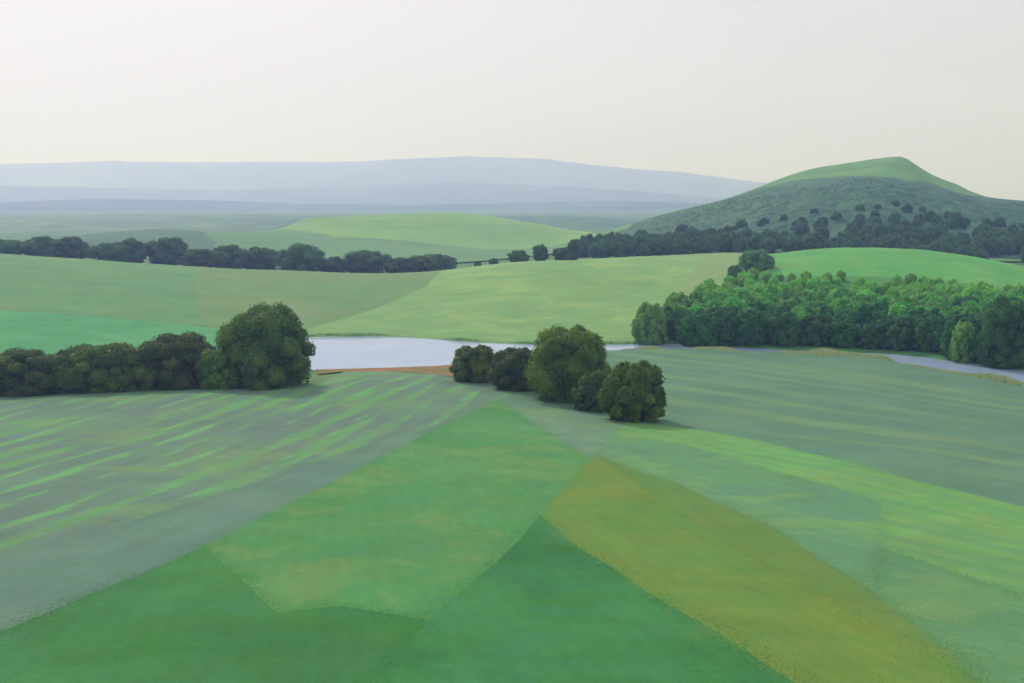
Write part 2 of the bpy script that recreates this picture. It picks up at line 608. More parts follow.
field('barley_field', 'bright green strip of field sloping down to the right edge',
      [(626, 420), (700, 430), (760, 441), (830, 458), (900, 477), (960, 491), (1024, 507), (1100, 530), (1100, 622), (1024, 596), (950, 571),
       (882, 548), (880, 503), (800, 478), (700, 449), (613, 434)], m_bright, 1.6)
field('rye_field', 'teal green strip of field above the olive field',
      [(613, 434), (700, 449), (800, 478), (880, 503), (882, 548), (872, 590), (780, 531), (680, 484), (597, 455), (610, 438)], m_teal, 1.6)
field('rye_field', 'green field at the right edge of the bottom corner',
      [(882, 548), (950, 571), (1024, 596), (1100, 622), (1500, 740), (1500, 820), (1080, 760), (990, 690), (930, 635), (872, 590)], m_tealo, 1.6)
nb = bank_pts(near_w, 560, 1320, 1.5)
field('grass_field', 'broad grey teal field sloping down to the narrow river on the right', None, m_bigteal, 2.2,
      xy=[hit(626, 420), hit(575, 404), hit(556, 388)] + nb + [hit(1260, 560), hit(1100, 530), hit(1024, 507), hit(960, 491), hit(900, 477), hit(830, 458), hit(760, 441), hit(700, 430)])
nb2 = bank_pts(near_w, 306, 470, 1.5)
field('river_bank', 'orange brown bare earth bank along the near edge of the river', None, m_bank, 1.5,
      xy=nb2 + [hit(470, 380), hit(440, 374.8), hit(400, 371.6), hit(345, 371.2), hit(318, 374)], wob=.1)

# --- far side
fb = bank_pts(far_w, -260, 232, -1.8)
field('pasture_field', 'fresh green pasture on the far bank at the left', None, m_K, 3, xy=fb + [hit(222, 328), hit(160, 322), hit(80, 315), hit(0, 311), hit(-260, 312)], wob=.3)
field('meadow_field', 'mid green meadow rising to the tree line at the left', None, m_L, 4,
      xy=[hit(-260, 312), hit(0, 311), hit(80, 315), hit(160, 322), hit(204, 326), hit(196, 300), ((196 - 512) / F * 470, 470), ((205 - 512) / F * 570, 570), (-320, 585), (-430, 560)])
field('hay_field', 'olive hay meadow rising to the tree line behind the tall bush', None, m_M, 4,
      xy=[hit(204, 326), hit(222, 328), hit(300, 331), hit(345, 318), hit(390, 303), hit(428, 285), ((445 - 512) / F * 512, 512), ((455 - 512) / F * 570, 570), ((205 - 512) / F * 570, 570),
          ((196 - 512) / F * 470, 470), hit(196, 300)])
fc = bank_pts(far_w, 232, 640, -1.8)
field('grazing_field', 'pale green grazing field swelling up behind the river', None, m_N, 4,
      xy=fc + [hit(655, 325), hit(668, 300), hit(690, 275), ((705 - 512) / F * 520, 520), ((700 - 512) / F * 580, 580), ((455 - 512) / F * 570, 570), ((445 - 512) / F * 512, 512),
               hit(428, 285), hit(390, 303), hit(345, 318), hit(300, 331), hit(222, 328)])
fd = bank_pts(far_w, 641, 1320, -1.5)
field('dry_field', 'strip of dry pale grass climbing beside the wooded dome hill', None, m_N2, 4,
      xy=[hit(655, 325), hit(700, 322), hit(705, 300), hit(735, 276), ((765 - 512) / F * 500, 500), ((765 - 512) / F * 580, 580), ((700 - 512) / F * 580, 580), ((705 - 512) / F * 520, 520), hit(690, 275), hit(668, 300)])
field('hill_pasture', 'bright green bare top of the dome hill on the right', None, m_O, 4,
      xy=[hit(735, 276), hit(800, 276), hit(880, 277), hit(950, 282), hit(1040, 293), hit(1200, 325), (300, 480), (230, 540), (150, 560), ((765 - 512) / F * 540, 540), ((765 - 512) / F * 500, 500)])
field('wood_floor', 'shady ground under the trees of the dome hill', None, m_wood_floor, 4,
      xy=fd + [hit(1200, 325), hit(1040, 293), hit(950, 282), hit(880, 277), hit(800, 276), hit(735, 276), hit(705, 300), hit(700, 322), hit(655, 325)])


def pY(px, Y):
    return ((px - 512) / F * Y, Y)


field('down_field', 'smooth light green hill in the middle distance', None, m_P, 12, off=.2, wob=2,
      xy=[pY(290, 960), pY(330, 900), pY(420, 880), pY(520, 860), pY(590, 880), pY(600, 1080), pY(560, 1300), pY(420, 1380), pY(290, 1300), pY(262, 1120)])
field('heath_slope', 'shaded grey green foot of the smooth hill', None, m_P2, 12, off=.1, wob=2,  # shade at the hill foot, painted as a darker field
      xy=[pY(262, 1120), pY(290, 960), pY(330, 900), pY(420, 880), pY(520, 860), pY(590, 880), pY(560, 700), pY(250, 680), pY(200, 900)])
field('low_hill', 'low grey green hill behind the left tree line', None, m_low, 12, off=.1, wob=2,
      xy=[pY(-300, 640), pY(250, 640), pY(250, 680), pY(200, 900), pY(262, 1120), pY(-300, 1150)])
field('hilltop_grass', 'green grass on the crest of the pointed hill', None, m_ridge, 10, off=.1, wob=1.5,
      xy=[pY(560, 640), pY(700, 610), pY(1250, 600), pY(1250, 1250), pY(900, 1350), pY(700, 1300), pY(605, 1080)])
field('heath_slope', 'grey green bracken slope of the pointed hill', None, m_heath_shade, 9, off=.4, wob=3,  # sun shading below the bright crest, put into the slope's colour
      xy=[pY(600, 720), pY(700, 625), pY(1250, 615), pY(1250, 960), pY(1024, 962), pY(975, 955), pY(930, 920), pY(900, 885), pY(860, 900), pY(810, 930), pY(760, 955), pY(700, 970), pY(640, 965)])

# ------------------------------------------------------------------ water
t = NT('river_water')
v = t.coords((1, 1, 1))
n1 = t.noise(v, .9, 4, .6); n2 = t.noise(v, .05, 3, .5)
t.link(t.mix(t.ramp(n2, .3, .7), srgb(142, 166, 194), srgb(152, 174, 200)), t.b.inputs['Base Color'])
t.b.inputs['Roughness'].default_value = .1
t.b.inputs['IOR'].default_value = 1.13
t.bump(n1, .25, .05)
xs = []
w_ring = RIVER
res = delaunay_2d_cdt([Vector(p) for p in w_ring], [(i, (i + 1) % len(w_ring)) for i in range(len(w_ring))], [list(range(len(w_ring)))], 1, 1e-4)
Vw = np.array([(q.x, q.y, 0.0) for q in res[0]])
Fw = np.array([f for f in res[2] if len(f) == 3], int)
a, b, c = Vw[Fw[:, 0]], Vw[Fw[:, 1]], Vw[Fw[:, 2]]
cr = (b[:, 0] - a[:, 0]) * (c[:, 1] - a[:, 1]) - (b[:, 1] - a[:, 1]) * (c[:, 0] - a[:, 0])
Fw[cr < 0] = Fw[cr < 0][:, ::-1]
wo = mesh_obj('river', Vw, Fw, t.m)
wo['kind'] = 'structure'
wo['label'] = 'pale blue grey river winding across the valley'


# ------------------------------------------------------------------ distant ranges
def range_mat(name, a, b):
    t = NT(name)
    v = t.coords((1, 1, 1))
    n = t.ramp(t.noise(v, .0016, 6, .6, .5), .38, .62)
    f = t.noise(v, .012, 5, .7)
    c = t.mix(n, srgb(*a, k=1), srgb(*b, k=1))
    hs = t.add('ShaderNodeHueSaturation')
    t.link(t.math('ADD', t.math('MULTIPLY', f, .9), .55), hs.inputs['Value'])
    t.link(c, hs.inputs['Color'])
    t.link(hs.outputs['Color'], t.b.inputs['Base Color'])
    t.b.inputs['Roughness'].default_value = .95
    t.b.inputs['Specular IOR Level'].default_value = .05
    return t.m


def hill_range(label, Y0, prof, depth, mat, seed):
    r = np.random.default_rng(seed)
    pxs = np.linspace(-700, 1750, 420)
    py = np.interp(pxs, [p[0] for p in prof], [p[1] for p in prof])
    k = np.hanning(17); k /= k.sum()
    py = np.convolve(np.pad(py, 8, mode='edge'), k, 'valid')
    zc = np.array([at(512, q, Y0)[2] for q in py])
    zc += r.normal(0, 1, 420).cumsum() * .0
    tt = np.linspace(-1, 1, 41)
    xx = (pxs - 512) / F * Y0
    ph = r.uniform(0, 6, 12)
    V = []
    for s in tt:
        e = np.cos(s * math.pi / 2) ** 1.3 if abs(s) < 1 else 0.0
        wob = sum(np.sin(xx * (2 ** i) * .0011 * (3000 / Y0) ** .5 + ph[i] + s * 5 * (1 + i * .7)) * .055 / (i * .6 + 1) for i in range(6))
        y = Y0 + s * depth + np.sin(xx * .0009 + ph[7]) * depth * .2
        # spurs and hollows on the flanks, nothing on the crest line itself
        z = zc * np.clip(e + wob * min(1, abs(s) * 4) * (1 - abs(s)) * 1.6, 0, 1.02) - 8
        z = np.where(abs(s) < 1e-6, zc, z)
        V.append(np.column_stack([xx, y, z]))
    V = np.vstack(V)
    idx = np.arange(41 * 420).reshape(41, 420)
    f = np.stack([idx[:-1, :-1], idx[:-1, 1:], idx[1:, 1:], idx[1:, :-1]], -1).reshape(-1, 4)
    o = mesh_obj('hills', V, f, mat)
    o['kind'] = 'structure'
    o['label'] = label


MR = range_mat('far_woods', (62, 84, 60), (84, 104, 72))
hill_range('farthest pale blue range of hills on the horizon', 11500,
           [(-700, 168), (0, 162.5), (100, 160.5), (200, 162), (300, 162.5), (370, 164), (430, 160.5), (480, 158.5), (530, 160), (600, 165.5), (680, 172), (760, 181), (840, 194), (920, 206), (1750, 212)],
           2000, MR, 11)
hill_range('middle lavender blue range of distant hills', 8000,
           [(-700, 190), (0, 186), (120, 188), (230, 190), (330, 186), (440, 181), (520, 184), (620, 190), (700, 197), (900, 208), (1750, 212)], 1400, MR, 12)
hill_range('nearest grey blue range of low distant hills', 5200,
           [(-700, 200), (0, 203), (90, 199), (200, 200), (300, 204), (420, 205), (520, 203), (620, 201), (720, 204), (900, 209), (1750, 212)], 1000, MR, 13)


# ------------------------------------------------------------------ trees
def tube(V, Fc, p0, p1, r0, r1, n=7):
    p0, p1 = np.array(p0, float), np.array(p1, float)
    d = p1 - p0
    d /= np.linalg.norm(d)
    u = np.cross(d, [0.3, 1, .2]); u /= np.linalg.norm(u)
    w = np.cross(d, u)
    b = len(V)
    for p, r in ((p0, r0), (p1, r1)):
        for k in range(n):
            a = 2 * math.pi * k / n
            V.append(p + (u * math.cos(a) + w * math.sin(a)) * r)
    for k in range(n):
        Fc.append((b + k, b + (k + 1) % n, b + n + (k + 1) % n, b + n + k))


def trunk_geo(h, r, crown_r, seed):
    g = random.Random(seed)
    V, Fc = [], []
    pts = [np.array([0, 0, -.4])]
    for k in range(1, 5):
        pts.append(np.array([g.uniform(-.04, .04) * h, g.uniform(-.04, .04) * h, h * k / 4 * .8]))
    for k in range(4):
        tube(V, Fc, pts[k], pts[k + 1], r * (1.25 if k == 0 else 1 - k * .2), r * (1 - (k + 1) * .2))
    for k in range(6):
        s = g.uniform(.25, .7)
        p = pts[0] + (pts[4] - pts[0]) * s
        a = k * 1.05 + g.uniform(-.3, .3)
        m = p + np.array([math.cos(a) * crown_r * .35, math.sin(a) * crown_r * .35, h * .16])
        q = m + np.array([math.cos(a + .2) * crown_r * .35, math.sin(a + .2) * crown_r * .35, h * .14])
        tube(V, Fc, p, m, r * .4, r * .25, 5)
        tube(V, Fc, m, q, r * .25, r * .08, 5)
    return np.array(V), np.array(Fc)


def _ico():
    import bmesh
    bm = bmesh.new()
    bmesh.ops.create_icosphere(bm, subdivisions=2, radius=1)
    V = np.array([v.co[:] for v in bm.verts]); Fc = np.array([[v.index for v in f.verts] for f in bm.faces])
    bm.free()
    return V, Fc


ICO = _ico()


def crown_geo(seed, lobes, n_leaf, leaf, jit=.95, core=.70, flat=.2):
    """lobes: list of (centre, radius xyz). Leaves lie in shells round the lobes; a rough core fills the inside."""
    r = np.random.default_rng(seed)
    Cn = np.array([l[0] for l in lobes], float); Rd = np.array([l[1] for l in lobes], float)
    area = Rd.mean(1) ** 2
    pick = r.choice(len(lobes), n_leaf, p=area / area.sum())
    d = r.normal(size=(n_leaf, 3))
    d /= np.linalg.norm(d, axis=1)[:, None]
    d[:, 2] = np.where(d[:, 2] < -.5, -d[:, 2], d[:, 2])
    sh = np.clip(r.normal(.95, .10, n_leaf), .6, 1.22)
    P = Cn[pick] + d * Rd[pick] * sh[:, None]
    keep = np.ones(n_leaf, bool)
    for j in range(len(lobes)):
        q = (((P - Cn[j]) / Rd[j]) ** 2).sum(1)
        keep &= (q > .60) | (pick == j)
    keep &= P[:, 2] > .05
    P, d = P[keep], d[keep]
    n = len(P)
    N = d + r.normal(size=(n, 3)) * jit * .6 + np.array([0, 0, flat])
    N /= np.linalg.norm(N, axis=1)[:, None]
    U = np.cross(N, r.normal(size=(n, 3))); U /= np.linalg.norm(U, axis=1)[:, None]
    Wv = np.cross(N, U)
    s = leaf * r.uniform(.6, 1.3, n)[:, None]
    s2 = s * r.uniform(.55, .9, n)[:, None]
    V = np.stack([P - U * s, P - Wv * s2 * .9 + N * s * .15, P + U * s, P + Wv * s2], 1).reshape(-1, 3)
    Fq = np.arange(n * 4).reshape(n, 4)
    # core
    tris = np.stack([Fq[:, [0, 1, 2]], Fq[:, [0, 2, 3]]], 1).reshape(-1, 3)
    sn = d * .62 + N * .6
    sn /= np.linalg.norm(sn, axis=1)[:, None]
    NNs = [np.repeat(sn, 4, 0)]
    VV, FF = [V], [tris]
    b = len(V)
    for c0, rd in zip(Cn, Rd):
        ws = 1 + r.normal(0, .12, len(ICO[0]))[:, None]
        q = ICO[0] * ws * rd * core + c0
        q[:, 2] = np.maximum(q[:, 2], 0.02)
        VV.append(q); FF.append(ICO[1] + b); b += len(q); NNs.append(ICO[0])
    return np.vstack(VV), np.vstack(FF), np.vstack(NNs)


def soft(o, N):
    o.data.normals_split_custom_set_from_vertices(N.tolist())
    return o


def lobes_for(seed, rx, ry, h, z0, n, shape='round'):
    """Lobes filling a crown of half widths rx, ry from height z0 to h."""
    r = np.random.default_rng(seed)
    zc, rz = (h + z0) / 2, (h - z0) / 2
    if shape != 'round':
        zc, rz = h * .40, h * .60
    out = [((0, 0, zc), (rx * .74, ry * .74, rz * .78))]
    for k in range(n):
        a = k * 2.399963 + r.uniform(-.35, .35)
        s = 1 - 2 * (k + .5) / n
        s = s * .97 + r.uniform(-.1, .1)
        s = max(-.9, min(.97, s))
        q = math.sqrt(max(0, 1 - s * s))
        if shape == 'bush':
            q = max(q, .55) if s < 0 else q
        if shape == 'cone':
            q *= (1 - .35 * max(0, s))
        lr = r.uniform(.17, .36)
        o = r.uniform(-.10, .12)
        c = (math.cos(a) * q * rx * (1 + o - lr * .9), math.sin(a) * q * ry * (1 + o - lr * .9), zc + s * rz * (1 + o * .7 - lr * .8))
        out.append((c, (rx * lr, ry * lr, max(rz, .5 * rx) * lr)))
    return out


def make_tree(name, label, cat, group, h, rx, ry, z0, n_lobe, n_leaf, leaf, mat, seed, shape='round', loc=None):
    e = bpy.data.objects.new(name, None)
    e.empty_display_size = 1
    COL.objects.link(e)
    tag(e, label, cat, group)
    V, Fc, NN = crown_geo(seed, lobes_for(seed, rx, ry, h, z0, int(n_lobe * 1.7), shape), int(n_leaf * 1.6), leaf)
    soft(mesh_obj('crown', V, Fc, mat, e), NN)
    V, Fc = trunk_geo(h * .8, max(.14, h * .022), min(rx, ry), seed)
    mesh_obj('trunk', V, Fc, BARK, e)
    if loc is not None:
        e.location = loc
    return e


def copy_tree(e, loc, rz, s, label, group, mat=None):
    c = e.copy(); COL.objects.link(c)
    c.location = loc; c.rotation_euler = (0, 0, rz); c.scale = s
    c['label'] = label
    if group:
        c['group'] = group
    for ch in e.children:
        d = ch.copy(); COL.objects.link(d); d.parent = c
    return c


L_bush = leaf_mat('leaves_dark', (72, 108, 46), (112, 142, 56))
L_bush2 = leaf_mat('leaves_dark_warm', (78, 118, 42), (126, 152, 54))
L_bush3 = leaf_mat('leaves_deep', (64, 102, 50), (100, 128, 56))
L_line = leaf_mat('leaves_tree_line', (66, 106, 56), (90, 128, 62))
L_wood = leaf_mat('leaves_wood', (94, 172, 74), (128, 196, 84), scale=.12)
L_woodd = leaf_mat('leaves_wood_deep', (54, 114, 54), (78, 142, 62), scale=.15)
L_wood_lit = leaf_mat('leaves_wood_lit', (134, 208, 88), (158, 220, 98), scale=.12)  # lighter leaves, sunlight on the upper wood put into the colour
L_hill = leaf_mat('leaves_hillside', (68, 114, 60), (92, 138, 68), scale=.1)
L_lime = leaf_mat('leaves_lime', (110, 160, 72), (136, 182, 84))
L_blue = leaf_mat('leaves_bluish', (92, 146, 98), (114, 166, 106))


def stand(px, py):
    x, y = hit(px, py)
    return (x, y, z1(x, y) - .15)


def by_px(name, label, cat, group, px0, px1, top, base, mat, seed, shape='bush', n_leaf=14000, leaf=.24, n_lobe=26, z0=.15, Y=None, ry=None):
    pc = (px0 + px1) / 2
    if Y is None:
        loc = stand(pc, base)
    else:
        x = (pc - 512) / F * Y
        loc = (x, Y, z1(x, Y) - .15)
    Y = loc[1]
    h = (at(512, top, Y)[2]) - loc[2]
    rx = (px1 - px0) / 2 / F * Y
    return make_tree(name, label, cat, group, h, rx, ry or rx * .9, z0 * h if z0 < 1 else z0, n_lobe, n_leaf, leaf, mat, seed, shape, loc)


gB = 'dark round bushes along the left of the river'
by_px('round_tree', 'tallest dark round tree at the right end of the left bush row', 'tree', gB, 221, 314, 306, 386, L_bush, 101, n_leaf=26000, z0=.02)
by_px('bush', 'rounded dark bush with brownish top, just left of the tallest round tree', 'bush', gB, 134, 224, 335, 387, L_bush3, 102, n_leaf=17000, z0=.02)
by_px('bush', 'low dark bush with reddish brown top, second from the left edge', 'bush', gB, 58, 142, 343, 390, L_bush, 103, n_leaf=15000, z0=.02)
by_px('bush', 'dark bush cut by the left edge of the picture', 'bush', gB, -25, 70, 350, 393, L_bush3, 104, n_leaf=15000, z0=.02)
by_px('bush', 'low dark shrub filling the gap between the two leftmost bushes', 'bush', gB, 34, 98, 352, 392, L_bush3, 110, n_leaf=9000, z0=.02)
by_px('bush', 'low dark shrub between the two brown topped bushes', 'bush', gB, 104, 168, 344, 389, L_bush, 111, n_leaf=9000, z0=.02)
by_px('bush', 'low shrub wedged against the foot of the tallest round tree', 'bush', gB, 196, 240, 350, 388, L_bush2, 112, n_leaf=7000, z0=.02)
gC = 'dark trees by the river in the centre'
by_px('round_tree', 'largest broad dark tree standing in the centre by the river', 'tree', gC, 526, 612, 326, 400, L_bush2, 105, n_leaf=24000, z0=.02)
by_px('round_tree', 'separate egg shaped dark tree at the right end of the central clump', 'tree', gC, 601, 667, 358, 420, L_bush, 106, shape='cone', n_leaf=18000, z0=.02)
by_px('bush', 'small dark bush with yellowish top at the left end of the central clump', 'bush', gC, 450, 500, 346, 381, L_bush2, 107, n_leaf=9000, z0=.02)
by_px('bush', 'low dark bush joining the small bush and the largest central tree', 'bush', gC, 490, 548, 348, 389, L_bush3, 108, n_leaf=11000, z0=.02)
by_px('bush', 'low dark shrub between the largest central tree and the egg shaped tree', 'bush', gC, 572, 622, 372, 410, L_bush3, 109, n_leaf=8000, z0=.02)

# tree line behind the left fields
gL = 'trees of the dark line behind the left fields'
kinds = [('broad', 5.6, 12), ('tall', 4.4, 13), ('low', 6.4, 9)]
line_specs = [(-18, 30, 240, 'cut by the left edge'), (22, 62, 236.5, 'at the left end, above the yellow flowers'), (52, 90, 237, 'second of the pair above the yellow flowers'),
              (88, 128, 243, 'low and flat topped, right of the yellow flowers'), (108, 150, 238, 'wide, in the middle of the left clump'), (146, 190, 237.5, 'domed, right end of the left clump'),
              (180, 220, 249, 'low, in the dip of the line'), (208, 250, 245, 'flat topped, below the far low hill'), (240, 282, 248, 'wide and low, below the smooth green hill end'),
              (276, 326, 244, 'pointed and dark, standing clear below the smooth green hill'), (318, 350, 257, 'small, in the gap of the line'), (340, 394, 251, 'domed, above the olive hay field'),
              (384, 424, 258, 'low, next to the last tree of the line'), (408, 458, 255, 'last one at the right end of the line')]
for i, (p0, p1, top, what) in enumerate(line_specs):
    Y = 545 + (i % 3) * 9
    by_px('broadleaf_tree', 'dark tree in the left line, ' + what, 'tree', gL, p0, p1, top, 0, L_line, 200 + i, shape='bush', n_leaf=6500, leaf=.36, n_lobe=18, z0=.04, Y=Y)
# small trees on the skyline of the grazing field
gS = 'small trees on the crest of the grazing field'
for i, (p0, p1, top, what) in enumerate([(507, 530, 251, 'low and spreading, left of the round ones'), (532, 549, 244, 'round headed and dark, second along the crest'),
                                         (552, 577, 247, 'low and bushy, beside the pointed one'), (566, 580, 239, 'pointed, highest along the crest'),
                                         (489, 499, 258.5, 'tiny round bush, far left on the crest'), (474, 481, 261, 'tiniest bush at the start of the crest')]):
    by_px('broadleaf_tree', 'small crest tree, ' + what, 'tree', gS, p0, p1, top, 0, L_line, 230 + i, shape='bush', n_leaf=3000, leaf=.32, n_lobe=12, z0=.05, Y=520)

# prototypes for the woods
wood_protos = [make_tree('woodland_tree', 'x', 'tree', None, 10, 5.0, 4.8, .6, 18, 6000, .33, [L_wood, L_woodd, L_wood, L_woodd, L_wood_lit][k], 300 + k, 'bush') for k in range(5)]
hill_protos = [make_tree('hillside_tree', 'x', 'tree', None, 11, 5.6, 5.6, .5, 15, 3600, .42, L_hill, 320 + k, 'bush') for k in range(3)]

rw = random.Random(5)
gW = 'trees of the wood on the dome hill'
placed = []
first = [True] * 4


def put(protos, used, k, loc, rz, s, label, group):
    e = protos[k]
    if not used[k]:
        used[k] = True
        e.location = loc; e.rotation_euler = (0, 0, rz); e.scale = s
        e['label'] = label; e['group'] = group
        return e
    return copy_tree(e, loc, rz, s, label, group)


usedW, usedH = [False] * 5, [False] * 3
# the wood: rows up the slope; sunlit top and shaded foot are put into the leaf colours, upper trees lower
cand = []
tries = 0
wood_poly = np.array([hit(*p) for p in [(650, 338), (690, 318), (705, 288), (740, 279), (800, 280), (860, 281), (930, 284), (985, 291), (1080, 303), (1090, 372), (1024, 366), (960, 357), (890, 350), (830, 348), (750, 345), (690, 342)]])
x0, y0 = wood_poly.min(0); x1, y1 = wood_poly.max(0)
while len(cand) < 292 and tries < 14000:
    tries += 1
    x, y = rw.uniform(x0, x1), rw.uniform(y0, y1)
    if not inside(wood_poly, np.array([x]), np.array([y]))[0]:
        continue
    up = px_of(x, y, z1(x, y))[1] < 300
    if any((x - a) ** 2 + (y - b) ** 2 < (3.4 if up else 4.6) ** 2 for a, b in cand):
        continue
    cand.append((x, y))
for (x, y) in cand:
    z = z1(x, y)
    px, py = px_of(x, y, z)
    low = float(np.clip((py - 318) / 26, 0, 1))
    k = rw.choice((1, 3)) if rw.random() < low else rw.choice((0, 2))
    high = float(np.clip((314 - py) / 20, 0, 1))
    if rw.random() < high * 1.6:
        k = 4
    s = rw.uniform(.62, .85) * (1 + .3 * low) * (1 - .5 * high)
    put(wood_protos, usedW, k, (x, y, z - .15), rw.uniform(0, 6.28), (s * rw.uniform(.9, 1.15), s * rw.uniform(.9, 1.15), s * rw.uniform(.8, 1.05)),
        'deep green tree, coloured as if shaded, at the lower edge of the wood on the dome hill' if k in (1, 3) else 'small light green tree, coloured as if sunlit, at the upper edge of the wood on the dome hill' if k == 4 else 'mid green tree in the wood covering the dome hill', gW)

by_px('bush', 'bright lime green bush at the left foot of the wood', 'bush', None, 632, 668, 304, 343, L_lime, 401, n_leaf=7000, leaf=.28, z0=.02)
by_px('bush', 'dark green tree standing forward at the left end of the wood', 'tree', None, 676, 722, 314, 347, L_woodd, 402, n_leaf=9000, leaf=.28, z0=.02)
by_px('bush', 'yellow green shrub in front of the upper left of the wood', 'bush', None, 664, 692, 293, 318, L_lime, 403, n_leaf=4000, leaf=.28, z0=.02)
by_px('bush', 'blue green bush on the skyline at the left of the bare dome top', 'bush', None, 739, 774, 249, 270, L_blue, 404, n_leaf=5000, leaf=.3, z0=.02)
by_px('bush', 'small blue green bush just below the skyline bush', 'bush', None, 727, 742, 265, 278, L_blue, 405, n_leaf=2500, leaf=.28, z0=.02)
by_px('round_tree', 'tall dark tree at the right edge beside the river', 'tree', None, 978, 1034, 300, 366, L_woodd, 406, n_leaf=12000, leaf=.28, z0=.02)
by_px('bush', 'bright green sapling lit against the dark wood near the river', 'bush', None, 950, 976, 322, 361.5, L_lime, 407, n_leaf=4000, leaf=.26, z0=.02)

# trees on the pointed hill
gH = 'trees on the lower slopes of the pointed hill'
hill_poly = np.array([pY(572, 620), pY(600, 590), pY(700, 580), pY(800, 600), pY(900, 600), pY(1090, 580), pY(1090, 760), pY(1000, 750), pY(900, 765), pY(800, 755), pY(700, 750), pY(640, 750), pY(590, 690)])
x0, y0 = hill_poly.min(0); x1, y1 = hill_poly.max(0)
cand = []
tries = 0
while len(cand) < 260 and tries < 20000:
    tries += 1
    x, y = rw.uniform(x0, x1), rw.uniform(y0, y1)
    if not inside(hill_poly, np.array([x]), np.array([y]))[0]:
        continue
    gap = 5.2 + max(0, (y - 680)) * .05
    if any((x - a) ** 2 + (y - b) ** 2 < gap * gap for a, b in cand):
        continue
    cand.append((x, y))
for i, (x, y) in enumerate(cand):
    s = rw.uniform(.62, 1.0) * (1 if y < 680 else max(.5, 1 - (y - 680) * .005))
    put(hill_protos, usedH, i % 3, (x, y, z1(x, y) - .2), rw.uniform(0, 6.28), (s, s * rw.uniform(.9, 1.1), s * rw.uniform(.85, 1.1)),
        'dark grey green tree on the wooded lower slope of the pointed hill', gH)

# the wood higher up reads as one mass: a canopy of close crowns with loose sprays over it
def canopy(name, label, poly, mat, step, hgt, cell, n_leaf, leaf, fade, seed, dense=.62):
    r = np.random.default_rng(seed)
    poly = densify(poly, 8, 2.0, seed)
    x0, y0 = poly.min(0) - 2; x1, y1 = poly.max(0) + 2
    gx = np.arange(x0, x1, step); gy = np.arange(y0, y1, step)
    X, Y = np.meshgrid(gx, gy)
    X = X + r.uniform(-.3, .3, X.shape) * step; Y = Y + r.uniform(-.3, .3, Y.shape) * step
    cx = np.arange(x0 - cell, x1 + cell, cell); cyy = np.arange(y0 - cell, y1 + cell, cell)
    CX, CY = np.meshgrid(cx, cyy)
    CX = CX + r.uniform(-.45, .45, CX.shape) * cell; CY = CY + r.uniform(-.45, .45, CY.shape) * cell
    CH = r.uniform(.55, 1.15, CX.shape)

    def top(x, y):
        i = ((x - x0 + cell) / cell).round().astype(int); j = ((y - y0 + cell) / cell).round().astype(int)
        best = np.zeros(x.shape)
        for di in (-1, 0, 1):
            for dj in (-1, 0, 1):
                ii = np.clip(i + di, 0, CX.shape[1] - 1); jj = np.clip(j + dj, 0, CX.shape[0] - 1)
                d2 = ((x - CX[jj, ii]) ** 2 + (y - CY[jj, ii]) ** 2) / (cell * .72) ** 2
                best = np.maximum(best, np.sqrt(np.clip(1 - d2, 0, 1)) * CH[jj, ii])
        d = dist(poly, x, y)
        ins = inside(poly, x, y)
        gap = np.clip(dense + .9 * np.sin(x * .043 + 1.7 * np.sin(y * .031)) * np.sin(y * .052 + 1.1 * np.sin(x * .027)) + d / fade, 0, 1)
        e = np.where(ins, np.clip(d / fade, 0, 1) ** .5, 0) * gap
        return zf(x, y) - .6 + e * hgt * (.35 + .65 * best), e
    Z, E = top(X, Y)
    nr, nc = X.shape
    idx = np.arange(nr * nc).reshape(nr, nc)
    f = np.stack([idx[:-1, :-1], idx[:-1, 1:], idx[1:, 1:], idx[1:, :-1]], -1).reshape(-1, 4)
    f = f[(E.ravel()[f] > .02).any(1)]
    f = np.vstack([f[:, [0, 1, 2]], f[:, [0, 2, 3]]])
    V = np.stack([X, Y, Z], -1).reshape(-1, 3)
    px = r.uniform(x0, x1, n_leaf); py = r.uniform(y0, y1, n_leaf)
    pz, e = top(px, py)
    k = e > .12
    P = np.stack([px[k], py[k], pz[k] + r.normal(.1, .3, k.sum())], -1)
    n = len(P)
    N = r.normal(0, .6, (n, 3)) + np.array([0, -.35, .8]); N /= np.linalg.norm(N, axis=1)[:, None]
    U = np.cross(N, r.normal(size=(n, 3))); U /= np.linalg.norm(U, axis=1)[:, None]
    Wd = np.cross(N, U)
    s_ = leaf * r.uniform(.6, 1.3, n)[:, None]
    LV = np.stack([P - U * s_, P - Wd * s_ * .7, P + U * s_, P + Wd * s_ * .7], 1).reshape(-1, 3)
    q = np.arange(n * 4).reshape(n, 4) + len(V)
    o = mesh_obj(name, np.vstack([V, LV]), np.vstack([f, q[:, [0, 1, 2]], q[:, [0, 2, 3]]]), mat)
    tag(o, label, kind='stuff')
    return o


L_plain = leaf_mat('leaves_plain', (70, 112, 74), (92, 134, 84), scale=.008)
L_far = leaf_mat('leaves_far_wood', (54, 100, 68), (76, 122, 78), scale=.05)
canopy('woodland', 'far grey green woodland covering the slope of the pointed hill as one mass',
       [pY(610, 735), pY(690, 690), pY(800, 690), pY(900, 700), pY(1000, 690), pY(1120, 690), pY(1180, 940), pY(1024, 950), pY(975, 940), pY(930, 915), pY(900, 880), pY(860, 890), pY(810, 915),
        pY(760, 935), pY(700, 950), pY(640, 950)], L_far, 1.9, 4.0, 6.5, 8000, .7, 75.0, 77)

canopy('forest', 'hazy blue green woods on the plain between the near hills and the distant ranges',
       [pY(-420, 1500), pY(-100, 1460), pY(120, 1500), pY(330, 1560), pY(520, 1600), pY(660, 1700), pY(640, 2500), pY(300, 2650), pY(-420, 2600)], L_plain, 9.0, 9.0, 30.0, 60, 1.5, 160.0, 78, 1.0)

